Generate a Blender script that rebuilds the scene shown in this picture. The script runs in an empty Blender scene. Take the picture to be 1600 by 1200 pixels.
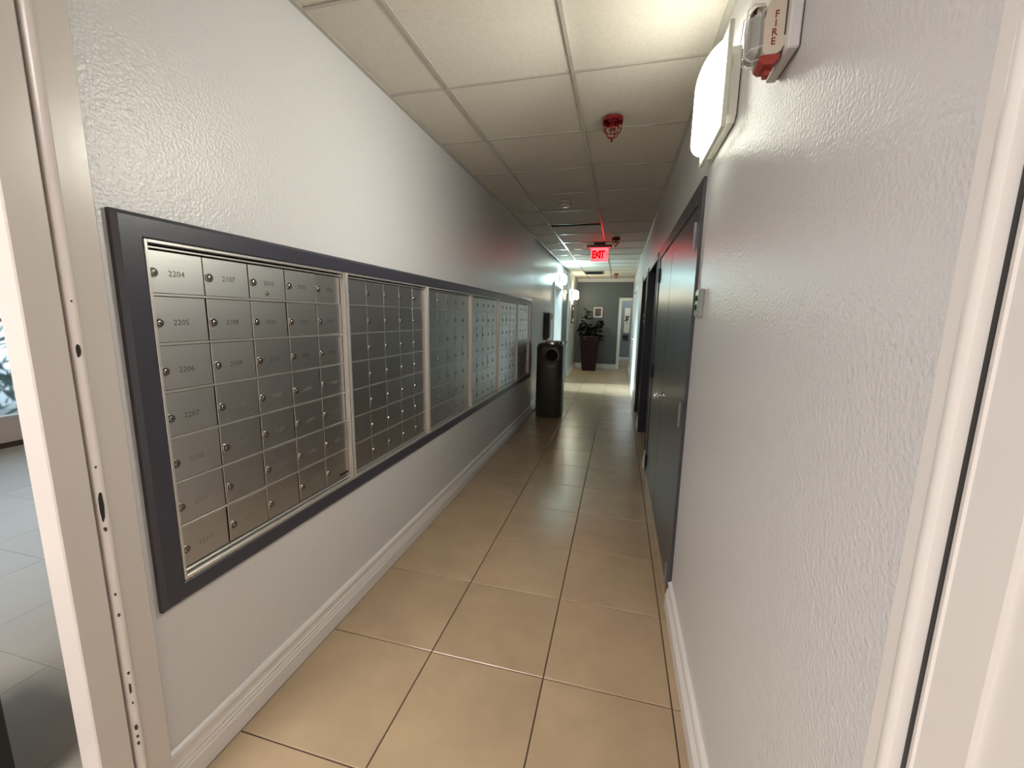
import bpy, math, random
from mathutils import Vector, Matrix
random.seed(7)
S = bpy.context.scene
COL = S.collection

# ------------------------------------------------------------------ camera
F_PX, YAW, PITCH, ROLL = 638.27, -0.2514, -0.1621, 0.0179
cam_d = bpy.data.cameras.new('camera')
cam_d.sensor_width = 36.0
cam_d.lens = 36.0 * F_PX / 1600.0
cam_d.clip_start = 0.02
cam = bpy.data.objects.new('camera', cam_d)
COL.objects.link(cam)
Fv = Vector((math.sin(YAW) * math.cos(PITCH), math.cos(YAW) * math.cos(PITCH), math.sin(PITCH)))
Rv = Vector((math.cos(YAW), -math.sin(YAW), 0))
Uv = Rv.cross(Fv)
c_, s_ = math.cos(ROLL), math.sin(ROLL)
R2 = c_ * Rv + s_ * Uv
U2 = -s_ * Rv + c_ * Uv
M = Matrix((R2, U2, -Fv)).transposed().to_4x4()
M.translation = Vector((0.6993, -0.9316, 1.4247))
cam.matrix_world = M
S.camera = cam

# ------------------------------------------------------------------ world, exposure, large lights
w = bpy.data.worlds.new('sky'); S.world = w; w.use_nodes = True
bg = w.node_tree.nodes['Background']
bg.inputs[0].default_value = (0.70, 0.86, 1.0, 1); bg.inputs[1].default_value = 0.9
S.view_settings.view_transform = 'Standard'
S.view_settings.look = 'None'
S.view_settings.gamma = 1.0
S.view_settings.use_curve_mapping = False
S.view_settings.exposure = 1.2
S.cycles.use_denoising = True
S.cycles.max_bounces = 8

LIGHT_MAIN = 6.5       # near right-wall fixture diffuser
LIGHT_FAR_COOL = 30.0   # far left-wall fixture
LIGHT_FAR_WARM = 16.0
LIGHT_LOBBY = 14.0       # troffer in the lobby behind the camera


def area(name, loc, rot, sx, sy, power, color, spread=180):
    l = bpy.data.lights.new(name, 'AREA')
    l.shape = 'RECTANGLE'; l.size = sx; l.size_y = sy; l.energy = power; l.color = color
    l.spread = math.radians(spread)
    o = bpy.data.objects.new(name, l); COL.objects.link(o)
    o.location = loc; o.rotation_euler = rot
    return o


# daylight from added area lamps, inside the windowless vestibule and at the lobby window
area('vestibule_daylight', (-2.55, 7.6, 1.75), (0, math.radians(-66), 0), 1.2, 0.9, 18, (0.72, 0.93, 1.0), 45)
area('lobby_window_daylight', (-5.35, 1.5, 1.4), (0, math.radians(-90), 0), 1.7, 2.4, 6, (0.85, 0.94, 1.0), 160)

# ------------------------------------------------------------------ materials


def mat(name, col, rough=0.5, metal=0.0, bump=None, var=0.0, mottle=None, emit=None, spec=0.5, trans=0.0, coat=0.0, aniso=None):
    m = bpy.data.materials.new(name); m.use_nodes = True
    nt = m.node_tree; N = nt.nodes; L = nt.links
    b = N['Principled BSDF']
    b.inputs['Base Color'].default_value = (*col, 1)
    b.inputs['Roughness'].default_value = rough
    b.inputs['Metallic'].default_value = metal
    b.inputs['Specular IOR Level'].default_value = spec
    b.inputs['Transmission Weight'].default_value = trans
    b.inputs['Coat Weight'].default_value = coat
    tc = N.new('ShaderNodeTexCoord')
    colsock = None
    if mottle:
        sc, c2, det = mottle
        n = N.new('ShaderNodeTexNoise'); n.inputs['Scale'].default_value = sc; n.inputs['Detail'].default_value = det
        n.inputs['Roughness'].default_value = 0.6
        src = tc.outputs['Object']
        oi = N.new('ShaderNodeObjectInfo')
        ad = N.new('ShaderNodeVectorMath'); ad.operation = 'ADD'
        ml = N.new('ShaderNodeMath'); ml.operation = 'MULTIPLY'; ml.inputs[1].default_value = 37.0
        L.new(oi.outputs['Random'], ml.inputs[0]); L.new(src, ad.inputs[0]); L.new(ml.outputs[0], ad.inputs[1])
        L.new(ad.outputs[0], n.inputs['Vector'])
        r = N.new('ShaderNodeValToRGB')
        r.color_ramp.elements[0].position = 0.3; r.color_ramp.elements[1].position = 0.7
        r.color_ramp.elements[0].color = (*c2, 1); r.color_ramp.elements[1].color = (*col, 1)
        L.new(n.outputs['Fac'], r.inputs['Fac']); colsock = r.outputs['Color']
    if var:
        oi = N.new('ShaderNodeObjectInfo')
        mr = N.new('ShaderNodeMapRange'); mr.inputs[3].default_value = 1 - var; mr.inputs[4].default_value = 1 + var
        L.new(oi.outputs['Random'], mr.inputs[0])
        hs = N.new('ShaderNodeHueSaturation')
        if colsock: L.new(colsock, hs.inputs['Color'])
        else: hs.inputs['Color'].default_value = (*col, 1)
        L.new(mr.outputs[0], hs.inputs['Value']); colsock = hs.outputs['Color']
    if colsock: L.new(colsock, b.inputs['Base Color'])
    if bump:
        sc, st, dist = bump
        n = N.new('ShaderNodeTexNoise'); n.inputs['Scale'].default_value = sc; n.inputs['Detail'].default_value = 2.5
        if aniso:
            mp = N.new('ShaderNodeMapping'); mp.inputs['Scale'].default_value = aniso
            L.new(tc.outputs['Object'], mp.inputs[0]); L.new(mp.outputs[0], n.inputs['Vector'])
        else: L.new(tc.outputs['Object'], n.inputs['Vector'])
        bp = N.new('ShaderNodeBump'); bp.inputs['Strength'].default_value = st; bp.inputs['Distance'].default_value = dist
        L.new(n.outputs['Fac'], bp.inputs['Height']); L.new(bp.outputs[0], b.inputs['Normal'])
    if emit:
        ec, es = emit
        b.inputs['Emission Color'].default_value = (*ec, 1); b.inputs['Emission Strength'].default_value = es
    return m


MT = {}
MT['wall'] = mat('wall_paint', (0.61, 0.605, 0.61), 0.31, bump=(120, 0.48, 0.004), spec=0.5)
MT['wall_far'] = mat('wall_paint_far', (0.58, 0.585, 0.58), 0.30, bump=(70, 0.25, 0.004), spec=0.5)
MT['wall_end'] = mat('grey_paint', (0.105, 0.12, 0.12), 0.42, bump=(90, 0.2, 0.003))
MT['wall_room'] = mat('blue_grey_paint', (0.20, 0.225, 0.235), 0.5)
MT['lobby'] = mat('lobby_paint', (0.72, 0.66, 0.60), 0.5)
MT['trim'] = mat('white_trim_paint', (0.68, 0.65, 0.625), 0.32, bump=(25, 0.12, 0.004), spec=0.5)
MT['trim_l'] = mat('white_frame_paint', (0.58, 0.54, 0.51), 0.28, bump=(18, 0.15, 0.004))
MT['casing_cool'] = mat('white_casing_paint', (0.78, 0.80, 0.78), 0.3)
MT['tile'] = mat('beige_ceramic', (0.43, 0.32, 0.20), 0.27, mottle=(4.5, (0.355, 0.26, 0.165), 6), var=0.05, bump=(14, 0.06, 0.004))
MT['lobby_tile'] = mat('pale_lobby_ceramic', (0.31, 0.28, 0.225), 0.3, mottle=(3, (0.285, 0.257, 0.207), 5), var=0.02)
MT['grout'] = mat('brown_grout', (0.055, 0.033, 0.018), 0.9)
MT['ctile'] = mat('ceiling_tile_board', (0.68, 0.645, 0.57), 0.8, mottle=(60, (0.62, 0.585, 0.51), 4), bump=(260, 0.35, 0.002), var=0.02, spec=0.2)
MT['tbar'] = mat('ceiling_grid_enamel', (0.45, 0.43, 0.38), 0.2, spec=.8)
MT['dark_void'] = mat('plenum_dark', (0.02, 0.02, 0.02), 0.9)
MT['slate'] = mat('slate_grey_paint', (0.042, 0.042, 0.058), 0.34, bump=(30, 0.15, 0.003))
MT['doorgrey'] = mat('grey_door_enamel', (0.043, 0.043, 0.050), 0.30, bump=(40, 0.12, 0.003))
MT['navy'] = mat('navy_door_enamel', (0.012, 0.014, 0.026), 0.4)
MT['black'] = mat('black_enamel', (0.008, 0.008, 0.009), 0.4)
MT['alu'] = mat('satin_aluminium', (0.55, 0.545, 0.525), 0.38, metal=1.0, bump=(60, 0.08, 0.002), var=0.05, aniso=(1, 0.05, 2.2))
MT['alu_rail'] = mat('bright_aluminium', (0.70, 0.68, 0.65), 0.33, metal=0.75)
MT['alu_shelf'] = mat('shelf_edge_aluminium', (0.66, 0.65, 0.62), 0.34, metal=0.86)
MT['lock'] = mat('lock_nickel', (0.42, 0.40, 0.36), 0.28, metal=1.0)
MT['keyway'] = mat('keyway_black', (0.01, 0.01, 0.01), 0.5)
MT['engrave'] = mat('engraved_grey', (0.07, 0.065, 0.06), 0.7)
MT['engrave2'] = mat('worn_engraving', (0.26, 0.25, 0.235), 0.6, metal=0.4)
MT['chrome'] = mat('chrome', (0.75, 0.75, 0.73), 0.12, metal=1.0)
MT['hinge'] = mat('painted_hinge', (0.27, 0.27, 0.31), 0.35, metal=0.6)
MT['strike'] = mat('hole_dark', (0.01, 0.008, 0.007), 0.9)
MT['chip'] = mat('bare_primer', (0.05, 0.03, 0.025), 0.9)
MT['diff_main'] = mat('diffuser_lit', (0.9, 0.9, 0.88), 0.4, emit=((1.0, 0.985, 0.86), LIGHT_MAIN))
MT['diff_cool'] = mat('diffuser_cool_lit', (0.9, 0.9, 0.9), 0.4, emit=((0.64, 0.96, 1.0), LIGHT_FAR_COOL))
MT['diff_warm'] = mat('diffuser_warm_lit', (0.9, 0.9, 0.85), 0.4, emit=((1.0, 0.90, 0.62), LIGHT_FAR_WARM))
MT['fixture'] = mat('fixture_white', (0.72, 0.73, 0.66), 0.35)
MT['lobbylamp'] = mat('troffer_lens_lit', (0.9, 0.9, 0.9), 0.5, emit=((1.0, 0.945, 0.92), LIGHT_LOBBY))
MT['cream'] = mat('cream_plastic', (0.62, 0.55, 0.46), 0.4)
MT['whiteplastic'] = mat('white_plastic', (0.66, 0.65, 0.66), 0.4)
MT['red'] = mat('red_enamel', (0.20, 0.008, 0.010), 0.25)
MT['redprint'] = mat('red_print', (0.24, 0.02, 0.012), 0.5)
MT['redlabel'] = mat('red_label', (0.34, 0.05, 0.035), 0.5)
MT['glass'] = mat('clear_lens', (0.95, 0.97, 0.95), 0.06, trans=1.0)
MT['exit_panel'] = mat('exit_panel_lit', (0.8, 0.15, 0.15), 0.3, emit=((1.0, 0.045, 0.05), 2.4))
MT['exit_text'] = mat('exit_letters_lit', (0.6, 0.0, 0.0), 0.4, emit=((0.62, 0.0, 0.006), 0.42))
MT['exit_glow'] = mat('exit_lamp_lit', (0.8, 0.0, 0.0), 0.4, emit=((1.0, 0.02, 0.03), 3.0))
MT['exit_bar'] = mat('exit_housing', (0.16, 0.15, 0.15), 0.4, metal=0.5)
MT['bin'] = mat('bin_brown_metal', (0.085, 0.08, 0.062), 0.36, metal=0.35)
MT['bin_rim'] = mat('bin_rim_metal', (0.14, 0.135, 0.11), 0.3, metal=0.5)
MT['pot'] = mat('maroon_glaze', (0.016, 0.003, 0.005), 0.45, spec=.25)
MT['leaf'] = mat('dark_green_leaf', (0.004, 0.006, 0.0045), 0.4, var=0.4)
MT['stem'] = mat('brown_stem', (0.04, 0.028, 0.018), 0.7)
MT['soil'] = mat('potting_soil', (0.02, 0.014, 0.01), 0.95)
MT['mount'] = mat('white_mat_board', (0.62, 0.60, 0.56), 0.6)
MT['print'] = mat('dark_print', (0.055, 0.035, 0.03), 0.5, mottle=(14, (0.16, 0.12, 0.10), 3))
MT['canvas'] = mat('pale_canvas', (0.62, 0.60, 0.46), 0.7)
MT['green'] = mat('green_faceplate', (0.20, 0.33, 0.22), 0.35)
MT['plate_edge'] = mat('switch_box_grey', (0.28, 0.29, 0.27), 0.4)
MT['vent'] = mat('vent_grey', (0.10, 0.10, 0.095), 0.5)
MT['bush'] = mat('outdoor_leaf', (0.10, 0.17, 0.16), 0.5, var=0.3)
MT['ground'] = mat('outdoor_paving', (0.45, 0.48, 0.50), 0.8)

# ------------------------------------------------------------------ mesh helpers


class MB:
    def __init__(s): s.v = []; s.f = []; s.m = []

    def add(s, vs, fs, mi=0):
        o = len(s.v); s.v += [tuple(p) for p in vs]
        for f in fs: s.f.append([i + o for i in f]); s.m.append(mi)
        return s

    def box(s, x0, x1, y0, y1, z0, z1, mi=0, bev=0.0):
        if bev <= 0:
            v = [(x, y, z) for z in (z0, z1) for y in (y0, y1) for x in (x0, x1)]
            return s.add(v, [(0, 2, 3, 1), (4, 5, 7, 6), (0, 1, 5, 4), (2, 6, 7, 3), (0, 4, 6, 2), (1, 3, 7, 5)], mi)
        b = bev; v = []; idx = {}
        X = (x0, x1); Y = (y0, y1); Z = (z0, z1)
        for i in (0, 1):
            for j in (0, 1):
                for k in (0, 1):
                    sx = 1 - 2 * i; sy = 1 - 2 * j; sz = 1 - 2 * k
                    for a, d in enumerate(((0, b, b), (b, 0, b), (b, b, 0))):
                        idx[i, j, k, a] = len(v)
                        v.append((X[i] + sx * d[0], Y[j] + sy * d[1], Z[k] + sz * d[2]))
        fs = []
        def q(l): fs.append(l)
        for i in (0, 1): q([idx[i, 0, 0, 0], idx[i, 0, 1, 0], idx[i, 1, 1, 0], idx[i, 1, 0, 0]][::1 if i == 0 else -1])
        for j in (0, 1): q([idx[0, j, 0, 1], idx[1, j, 0, 1], idx[1, j, 1, 1], idx[0, j, 1, 1]][::1 if j == 0 else -1])
        for k in (0, 1): q([idx[0, 0, k, 2], idx[0, 1, k, 2], idx[1, 1, k, 2], idx[1, 0, k, 2]][::1 if k == 0 else -1])
        for i in (0, 1):
            for j in (0, 1):
                l = [idx[i, j, 0, 0], idx[i, j, 0, 1], idx[i, j, 1, 1], idx[i, j, 1, 0]]; q(l if (i + j) % 2 else l[::-1])
        for i in (0, 1):
            for k in (0, 1):
                l = [idx[i, 0, k, 0], idx[i, 1, k, 0], idx[i, 1, k, 2], idx[i, 0, k, 2]]; q(l if (i + k) % 2 else l[::-1])
        for j in (0, 1):
            for k in (0, 1):
                l = [idx[0, j, k, 1], idx[0, j, k, 2], idx[1, j, k, 2], idx[1, j, k, 1]]; q(l if (j + k) % 2 else l[::-1])
        for i in (0, 1):
            for j in (0, 1):
                for k in (0, 1):
                    l = [idx[i, j, k, 0], idx[i, j, k, 1], idx[i, j, k, 2]]; q(l if (i + j + k) % 2 else l[::-1])
        return s.add(v, fs, mi)

    def prism(s, prof, axis, a, b, mi=0):
        """closed 2-D profile swept along an axis: axis 'z' -> prof (x,y); 'y' -> prof (x,z); 'x' -> prof (y,z)"""
        n = len(prof)
        def P(p, t):
            return (p[0], p[1], t) if axis == 'z' else (p[0], t, p[1]) if axis == 'y' else (t, p[0], p[1])
        v = [P(p, a) for p in prof] + [P(p, b) for p in prof]
        fs = [(i, (i + 1) % n, (i + 1) % n + n, i + n) for i in range(n)] + [tuple(range(n))[::-1], tuple(range(n, 2 * n))]
        return s.add(v, fs, mi)

    def lathe(s, prof, c=(0, 0, 0), seg=24, mi=0, mtx=None, scale=(1, 1)):
        """profile (r,z) around z; closed at ends where r=0"""
        v = []; n = len(prof)
        for r, z in prof:
            for k in range(seg):
                a = 2 * math.pi * k / seg
                p = Vector((r * math.cos(a) * scale[0], r * math.sin(a) * scale[1], z))
                if mtx: p = mtx @ p
                v.append((p.x + c[0], p.y + c[1], p.z + c[2]))
        fs = []
        for i in range(n - 1):
            for k in range(seg):
                k2 = (k + 1) % seg
                fs.append((i * seg + k, i * seg + k2, (i + 1) * seg + k2, (i + 1) * seg + k))
        fs.append(tuple(range(seg))[::-1]); fs.append(tuple(range((n - 1) * seg, n * seg)))
        return s.add(v, fs, mi)

    def tube(s, pts, r, seg=8, mi=0, closed=False):
        pts = [Vector(p) for p in pts]; n = len(pts); v = []
        for i, p in enumerate(pts):
            a = pts[i - 1] if (i or closed) else p
            b = pts[(i + 1) % n] if (i < n - 1 or closed) else p
            t = (b - a).normalized()
            u = t.orthogonal().normalized() if abs(t.z) > .95 else t.cross(Vector((0, 0, 1))).normalized()
            w_ = t.cross(u)
            rr = r[i] if isinstance(r, (list, tuple)) else r
            for k in range(seg):
                an = 2 * math.pi * k / seg
                v.append(p + rr * (math.cos(an) * u + math.sin(an) * w_))
        fs = []
        for i in range(n if closed else n - 1):
            j = (i + 1) % n
            for k in range(seg):
                k2 = (k + 1) % seg
                fs.append((i * seg + k, i * seg + k2, j * seg + k2, j * seg + k))
        if not closed: fs += [tuple(range(seg))[::-1], tuple(range((n - 1) * seg, n * seg))]
        return s.add(v, fs, mi)


def wloc(o):
    l = Vector((0, 0, 0))
    while o: l = l + o.location; o = o.parent
    return l


def obj(name, mb, ms, parent=None, smooth=False, loc=None, sharp=35):
    """mesh in world coordinates -> one object, kept local to its parent"""
    me = bpy.data.meshes.new(name)
    base = Vector(loc) if loc is not None else (wloc(parent) if parent else Vector((0, 0, 0)))
    me.from_pydata([(p[0] - base.x, p[1] - base.y, p[2] - base.z) for p in mb.v], [], mb.f)
    ms = ms if isinstance(ms, (list, tuple)) else [ms]
    for m in ms: me.materials.append(MT[m] if isinstance(m, str) else m)
    me.polygons.foreach_set('material_index', mb.m)
    import bmesh
    bm = bmesh.new(); bm.from_mesh(me); bmesh.ops.recalc_face_normals(bm, faces=bm.faces); bm.to_mesh(me); bm.free()
    if smooth:
        me.polygons.foreach_set('use_smooth', [True] * len(me.polygons))
        me.set_sharp_from_angle(angle=math.radians(sharp))
    me.update()
    o = bpy.data.objects.new(name, me); COL.objects.link(o)
    if parent:
        o.parent = parent; o.location = base - wloc(parent)
    else: o.location = base
    return o


def tag(o, label=None, cat=None, group=None, kind=None):
    if label: o['label'] = label
    if cat: o['category'] = cat
    if group: o['group'] = group
    if kind: o['kind'] = kind
    return o


def thing(name, label, cat, loc, group=None, kind=None):
    o = bpy.data.objects.new(name, None); COL.objects.link(o); o.location = loc
    o.empty_display_size = 0.05
    return tag(o, label, cat, group, kind)


def struct(name, mb, ms, label=None, smooth=False, parent=None, cat=None):
    o = obj(name, mb, ms, parent, smooth)
    if parent is None: tag(o, label, cat or name.split('_')[0], None, 'structure')
    return o


def dup(src, parent, loc):
    c = src.copy(); COL.objects.link(c); c.parent = parent; c.location = loc
    return c


def text_mb(txt, size, mtx, depth=0.0, bold=0.0):
    """flat lettering as mesh data: text in local XY, centred, placed by mtx"""
    cu = bpy.data.curves.new('lettering', 'FONT'); cu.body = txt; cu.size = size
    cu.align_x = 'CENTER'; cu.align_y = 'CENTER'; cu.extrude = depth; cu.offset = bold; cu.resolution_u = 2
    t = bpy.data.objects.new('lettering', cu); COL.objects.link(t)
    dg = bpy.context.evaluated_depsgraph_get()
    me = bpy.data.meshes.new_from_object(t.evaluated_get(dg))
    mb = MB(); mb.add([tuple(mtx @ v.co) for v in me.vertices], [tuple(p.vertices) for p in me.polygons])
    bpy.data.objects.remove(t); bpy.data.curves.remove(cu); bpy.data.meshes.remove(me)
    return mb


# lettering planes: local x -> first axis, local y -> second axis
FACE_PX = Matrix(((0, 0, 1, 0), (1, 0, 0, 0), (0, 1, 0, 0), (0, 0, 0, 1)))      # faces +x: text runs +y
FACE_NY = Matrix(((1, 0, 0, 0), (0, 0, -1, 0), (0, 1, 0, 0), (0, 0, 0, 1)))     # faces -y: text runs +x


def at(p, m): return Matrix.Translation(p) @ m


# ------------------------------------------------------------------ dimensions
T = 0.486            # floor tile pitch
ZC = 2.53            # ceiling
XL, XR = -0.51, 1.025
XL2, XL3 = -0.55, -0.50
YE = 11.1
MY0, MY1, MZ0, MZ1 = -0.116, 4.665, 0.642, 1.609   # opening of the mailbox surround

# ------------------------------------------------------------------ floor
mb = MB(); mb.box(-5.75, 1.4, -4.1, 14.0, -0.15, -0.004)
floor = struct('floor', mb, 'grout', 'beige square ceramic tile floor with thin dark grout lines')


def tile_mesh(wx, wy, b=0.002, h=0.02):
    m = MB()
    v = [(0, 0, -h), (wx, 0, -h), (wx, wy, -h), (0, wy, -h), (0, 0, -b), (wx, 0, -b), (wx, wy, -b), (0, wy, -b),
         (b, b, 0), (wx - b, b, 0), (wx - b, wy - b, 0), (b, wy - b, 0)]
    m.add(v, [(0, 1, 5, 4), (1, 2, 6, 5), (2, 3, 7, 6), (3, 0, 4, 7), (4, 5, 9, 8), (5, 6, 10, 9), (6, 7, 11, 10), (7, 4, 8, 11), (8, 9, 10, 11)])
    return m


G = 0.0045
t0 = obj('floor_tile', tile_mesh(T - G, T - G), 'tile', floor, loc=(0, 0, 0)); t0.location = (-T + G / 2, G / 2, 0)
tn = obj('floor_tile', tile_mesh(0.30, T - G), 'tile', floor, loc=(0, 0, 0)); tn.location = (2 * T + G / 2, G / 2, 0)
for k in range(-4, 28):
    for i in (-1, 0, 1):
        if (k, i) != (0, -1): dup(t0, floor, (i * T + G / 2, k * T + G / 2, 0))
    if k != 0: dup(tn, floor, (2 * T + G / 2, k * T + G / 2, 0))
t1 = obj('floor_tile', tile_mesh(T - .0012, T - .0012, .0005), 'lobby_tile', floor, loc=(0, 0, 0)); t1.location = (-2 * T, -2 * T, 0)
for k in range(-1, 6):
    for i in range(-11, -1): dup(t1, floor, (i * T + G / 2, k * T + G / 2, 0))
for k in range(-8, -1):
    for i in range(-6, -1):
        if (k, i) != (-2, -2): dup(t1, floor, (i * T + G / 2, k * T + G / 2, 0))
for k in range(14, 19):
    for i in range(-5, -1): dup(t0, floor, (i * T + G / 2, k * T + G / 2, 0))

# ------------------------------------------------------------------ ceiling
mb = MB(); mb.box(-0.75, 1.25, -0.2, 14.0, ZC + 0.22, ZC + 0.30)
ceiling = struct('ceiling', mb, 'dark_void', 'suspended white tile ceiling on a metal grid')
CX = [XL, -0.180, 0.430, XR]
CP = 0.6096; CY0 = 0.522
cols = list(zip(CX[:-1], CX[1:]))
protos = []
for ci, (a, b) in enumerate(cols):
    m = MB().box(0, b - a - 0.004, 0, CP - 0.004, 0, 0.014, bev=.003)
    protos.append(m)
for ci, (a, b) in enumerate(cols):
    first = None
    for k in range(-1, 22):
        y = CY0 + k * CP
        if k == 6 and ci == 1: continue
        L_ = (a + 0.002, y + 0.002, ZC + 0.004)
        if first is None:
            first = obj('ceiling_tile', protos[ci], 'ctile', ceiling, loc=(0, 0, 0)); first.location = L_
        else: dup(first, ceiling, L_)
# one tile slid forward, leaving a dark slot at its near edge
y = CY0 + 6 * CP
o = obj('ceiling_tile', MB().box(-0.176, 0.426, y + 0.15, y + 0.604, ZC + 0.004, ZC + 0.013), 'ctile', ceiling)
for x in CX[1:3]:
    obj('grid_bar', MB().box(x - 0.0075, x + 0.0075, -0.18, YE, ZC - 0.004, ZC + 0.003), 'tbar', ceiling)
obj('wall_angle', MB().box(XL, XL + 0.02, -0.2, YE, ZC - 0.004, ZC + 0.003), 'tbar', ceiling)
obj('wall_angle', MB().box(XR - 0.02, XR, -0.2, YE, ZC - 0.004, ZC + 0.003), 'tbar', ceiling)
for ci, (a, b) in enumerate(cols):
    first = None
    for k in range(-1, 18):
        y = CY0 + k * CP
        if first is None:
            first = obj('cross_bar', MB().box(a + 0.0075, b - 0.0075, -0.0065, 0.0065, -0.002, 0.003), 'tbar', ceiling, loc=(0, 0, 0))
            first.location = (0, y, ZC)
        else: dup(first, ceiling, (0, y, ZC))

# ------------------------------------------------------------------ walls
mb = MB()   # left wall with the mailbox opening
oy0, oy1, oz0, oz1 = -0.135, 4.685, 0.620, 1.630
mb.box(-0.66, XL, -0.20, oy0, 0, ZC + .2); mb.box(-0.66, XL, oy1, 4.92, 0, ZC + .2)
mb.box(-0.66, XL, oy0, oy1, 0, oz0); mb.box(-0.66, XL, oy0, oy1, oz1, ZC + .2)
struct('wall_left', mb, 'wall', 'pale painted left wall carrying the mailboxes')
mb = MB()
mb.box(-0.68, XL2, 4.92, 7.1, 0, ZC + .2); mb.box(-0.68, XL2, 7.1, 8.1, 2.06, ZC + .2)
mb.box(-0.68, XL2, 8.1, 8.3, 0, ZC + .2); mb.box(-0.68, XL2, 8.3, 9.15, 2.06, ZC + .2)
mb.box(-0.68, XL3, 9.15, YE, 0, ZC + .2)
struct('wall_left_far', mb, 'wall_far', 'pale glossy left wall beyond the mailboxes')
mb = MB()
for a, b in ((-0.468, 1.06), (3.05, 3.2), (4.45, 4.75), (5.65, 8.0), (9.4, 11.3)): mb.box(XR, 1.225, a, b, 0, ZC + .2)
for a, b in ((1.06, 3.05), (3.2, 4.45), (4.75, 5.65), (8.0, 9.4)): mb.box(XR, 1.225, a, b, 2.03, ZC + .2)
struct('wall_right', mb, 'wall', 'pale painted right wall with the light and fire alarm')
mb = MB()
mb.box(-0.68, 0.74, YE, YE + 0.14, 0, ZC + .2); mb.box(0.74, 1.225, YE, YE + 0.14, 1.94, ZC + .2)
struct('wall_end', mb, 'wall_end', 'dark grey end wall behind the potted plant')
mb = MB()   # room beyond the end doorway
mb.box(-0.5, 2.2, 13.6, 13.72, 0, 2.8)
struct('wall_back', mb, 'wall_room', 'blue grey wall of the room past the end doorway')
mb = MB(); mb.box(0.45, 0.55, YE + .14, 13.6, 0, 2.8); mb.box(1.5, 1.6, YE + .14, 13.6, 0, 2.8); mb.box(1.225, 1.6, YE, YE + .14, 0, 2.8)
struct('wall_back_side', mb, 'wall_room', 'side walls of the room past the end doorway')
mb = MB(); mb.box(0.45, 1.6, YE + .14, 13.7, 2.45, 2.5)
struct('ceiling_back', mb, 'ctile', 'ceiling of the room past the end doorway')
# lobby shell behind the camera and to the left
mb = MB()
mb.box(-5.75, 1.10, -4.1, -4.0, 0, 2.8)
struct('wall_front', mb, 'lobby', 'lobby wall behind the camera')
mb = MB(); mb.box(1.10, 1.225, -4.1, -0.468, 0, 2.8); struct('wall_lobby_right', mb, 'lobby', 'lobby wall behind the open white door')
mb = MB()
mb.box(-5.75, -5.6, -4.1, 0.2, 0, 2.8); mb.box(-5.75, -5.6, 2.8, 3.2, 0, 2.8); mb.box(-5.75, -5.6, 0.2, 2.8, 0, 0.22); mb.box(-5.75, -5.6, 0.2, 2.8, 2.3, 2.8)
struct('wall_lobby_left', mb, 'lobby', 'far lobby wall with the window')
mb = MB(); mb.box(-5.75, -0.66, 3.2, 3.3, 0, 2.8); struct('wall_lobby_back', mb, 'lobby', 'lobby wall behind the mailbox wall')
mb = MB(); mb.box(-5.75, 1.225, -4.1, -0.2, 2.62, 2.75); mb.box(-5.75, -0.66, -0.2, 3.3, 2.62, 2.75)
struct('ceiling_lobby', mb, 'lobby', 'plain lobby ceiling')
mb = MB(); mb.box(-0.552, 1.225, -0.363, -0.20, 2.42, 2.75); struct('wall_over_doorway', mb, 'lobby', 'wall above the entry doorway')
# vestibule behind the bright side doorway
mb = MB()
mb.box(-2.7, -0.68, 6.6, 6.7, 0, 2.6); mb.box(-2.7, -0.68, 8.5, 8.6, 0, 2.6); mb.box(-2.8, -2.7, 6.6, 8.6, 0, 2.6)
mb.box(-2.7, -0.68, 6.6, 8.6, 2.5, 2.6)
struct('wall_vestibule', mb, 'wall_far', 'white walls of the daylit side vestibule')

# ------------------------------------------------------------------ baseboards


def bb_prof(x, s, h=0.142):
    """profile out from a wall plane x towards s (+1/-1)"""
    p = [(0, 0), (.024, 0), (.023, .06), (.019, .066), (.0205, .074), (.016, .081), (.018, .089), (.0135, .096), (.0125, .112), (.015, .119), (.016, .127), (.012, .136), (.004, h), (0, h)]
    return [(x + s * a, z) for a, z in p]


def bb(name, segs, x, s, label):
    m = MB()
    for a, b in segs: m.prism(bb_prof(x, s), 'y', a, b)
    return struct(name, m, 'trim', label)


bb('baseboard_left', [(-0.213, 4.92)], XL, 1, 'white moulded baseboard under the mailboxes')
bb('baseboard_right', [(-0.468, 1.075)], XR, -1, 'white moulded baseboard along the near right wall')
bb('baseboard_right_stub', [(3.06, 3.195)], XR, -1, 'short white baseboard between the grey and navy doors')
bb('baseboard_right_pier', [(4.46, 4.74)], XR, -1, 'short white baseboard between the navy and black doors')
bb('baseboard_right_far', [(5.66, 7.93), (9.47, YE)], XR, -1, 'white baseboard along the far right wall')
bb('baseboard_left_far', [(4.92, 7.03)], XL2, 1, 'white baseboard behind the trash bin')
bb('baseboard_left_end', [(9.2, YE)], XL3, 1, 'white baseboard beside the potted plant')
m = MB(); m.prism([(YE - a * 1, z) for a, z in [(0, 0), (.02, 0), (.018, .1), (.01, .135), (0, .14)]], 'x', XL3, 0.67)
struct('baseboard_end', m, 'trim', 'white baseboard along the grey end wall')
m = MB(); m.prism([(13.6 - a, z) for a, z in [(0, 0), (.02, 0), (.018, .1), (.01, .135), (0, .14)]], 'x', 0.55, 1.5)
struct('baseboard_back', m, 'trim', 'white baseboard in the room past the end doorway')
m = MB(); m.prism([(YE, 2.44), (YE - .02, 2.44), (YE - .035, 2.455), (YE - .06, 2.50), (YE - .07, ZC), (YE, ZC)], 'x', XL3, XR)
struct('trim_1', m, 'trim', 'white crown moulding at the top of the end wall')

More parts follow.
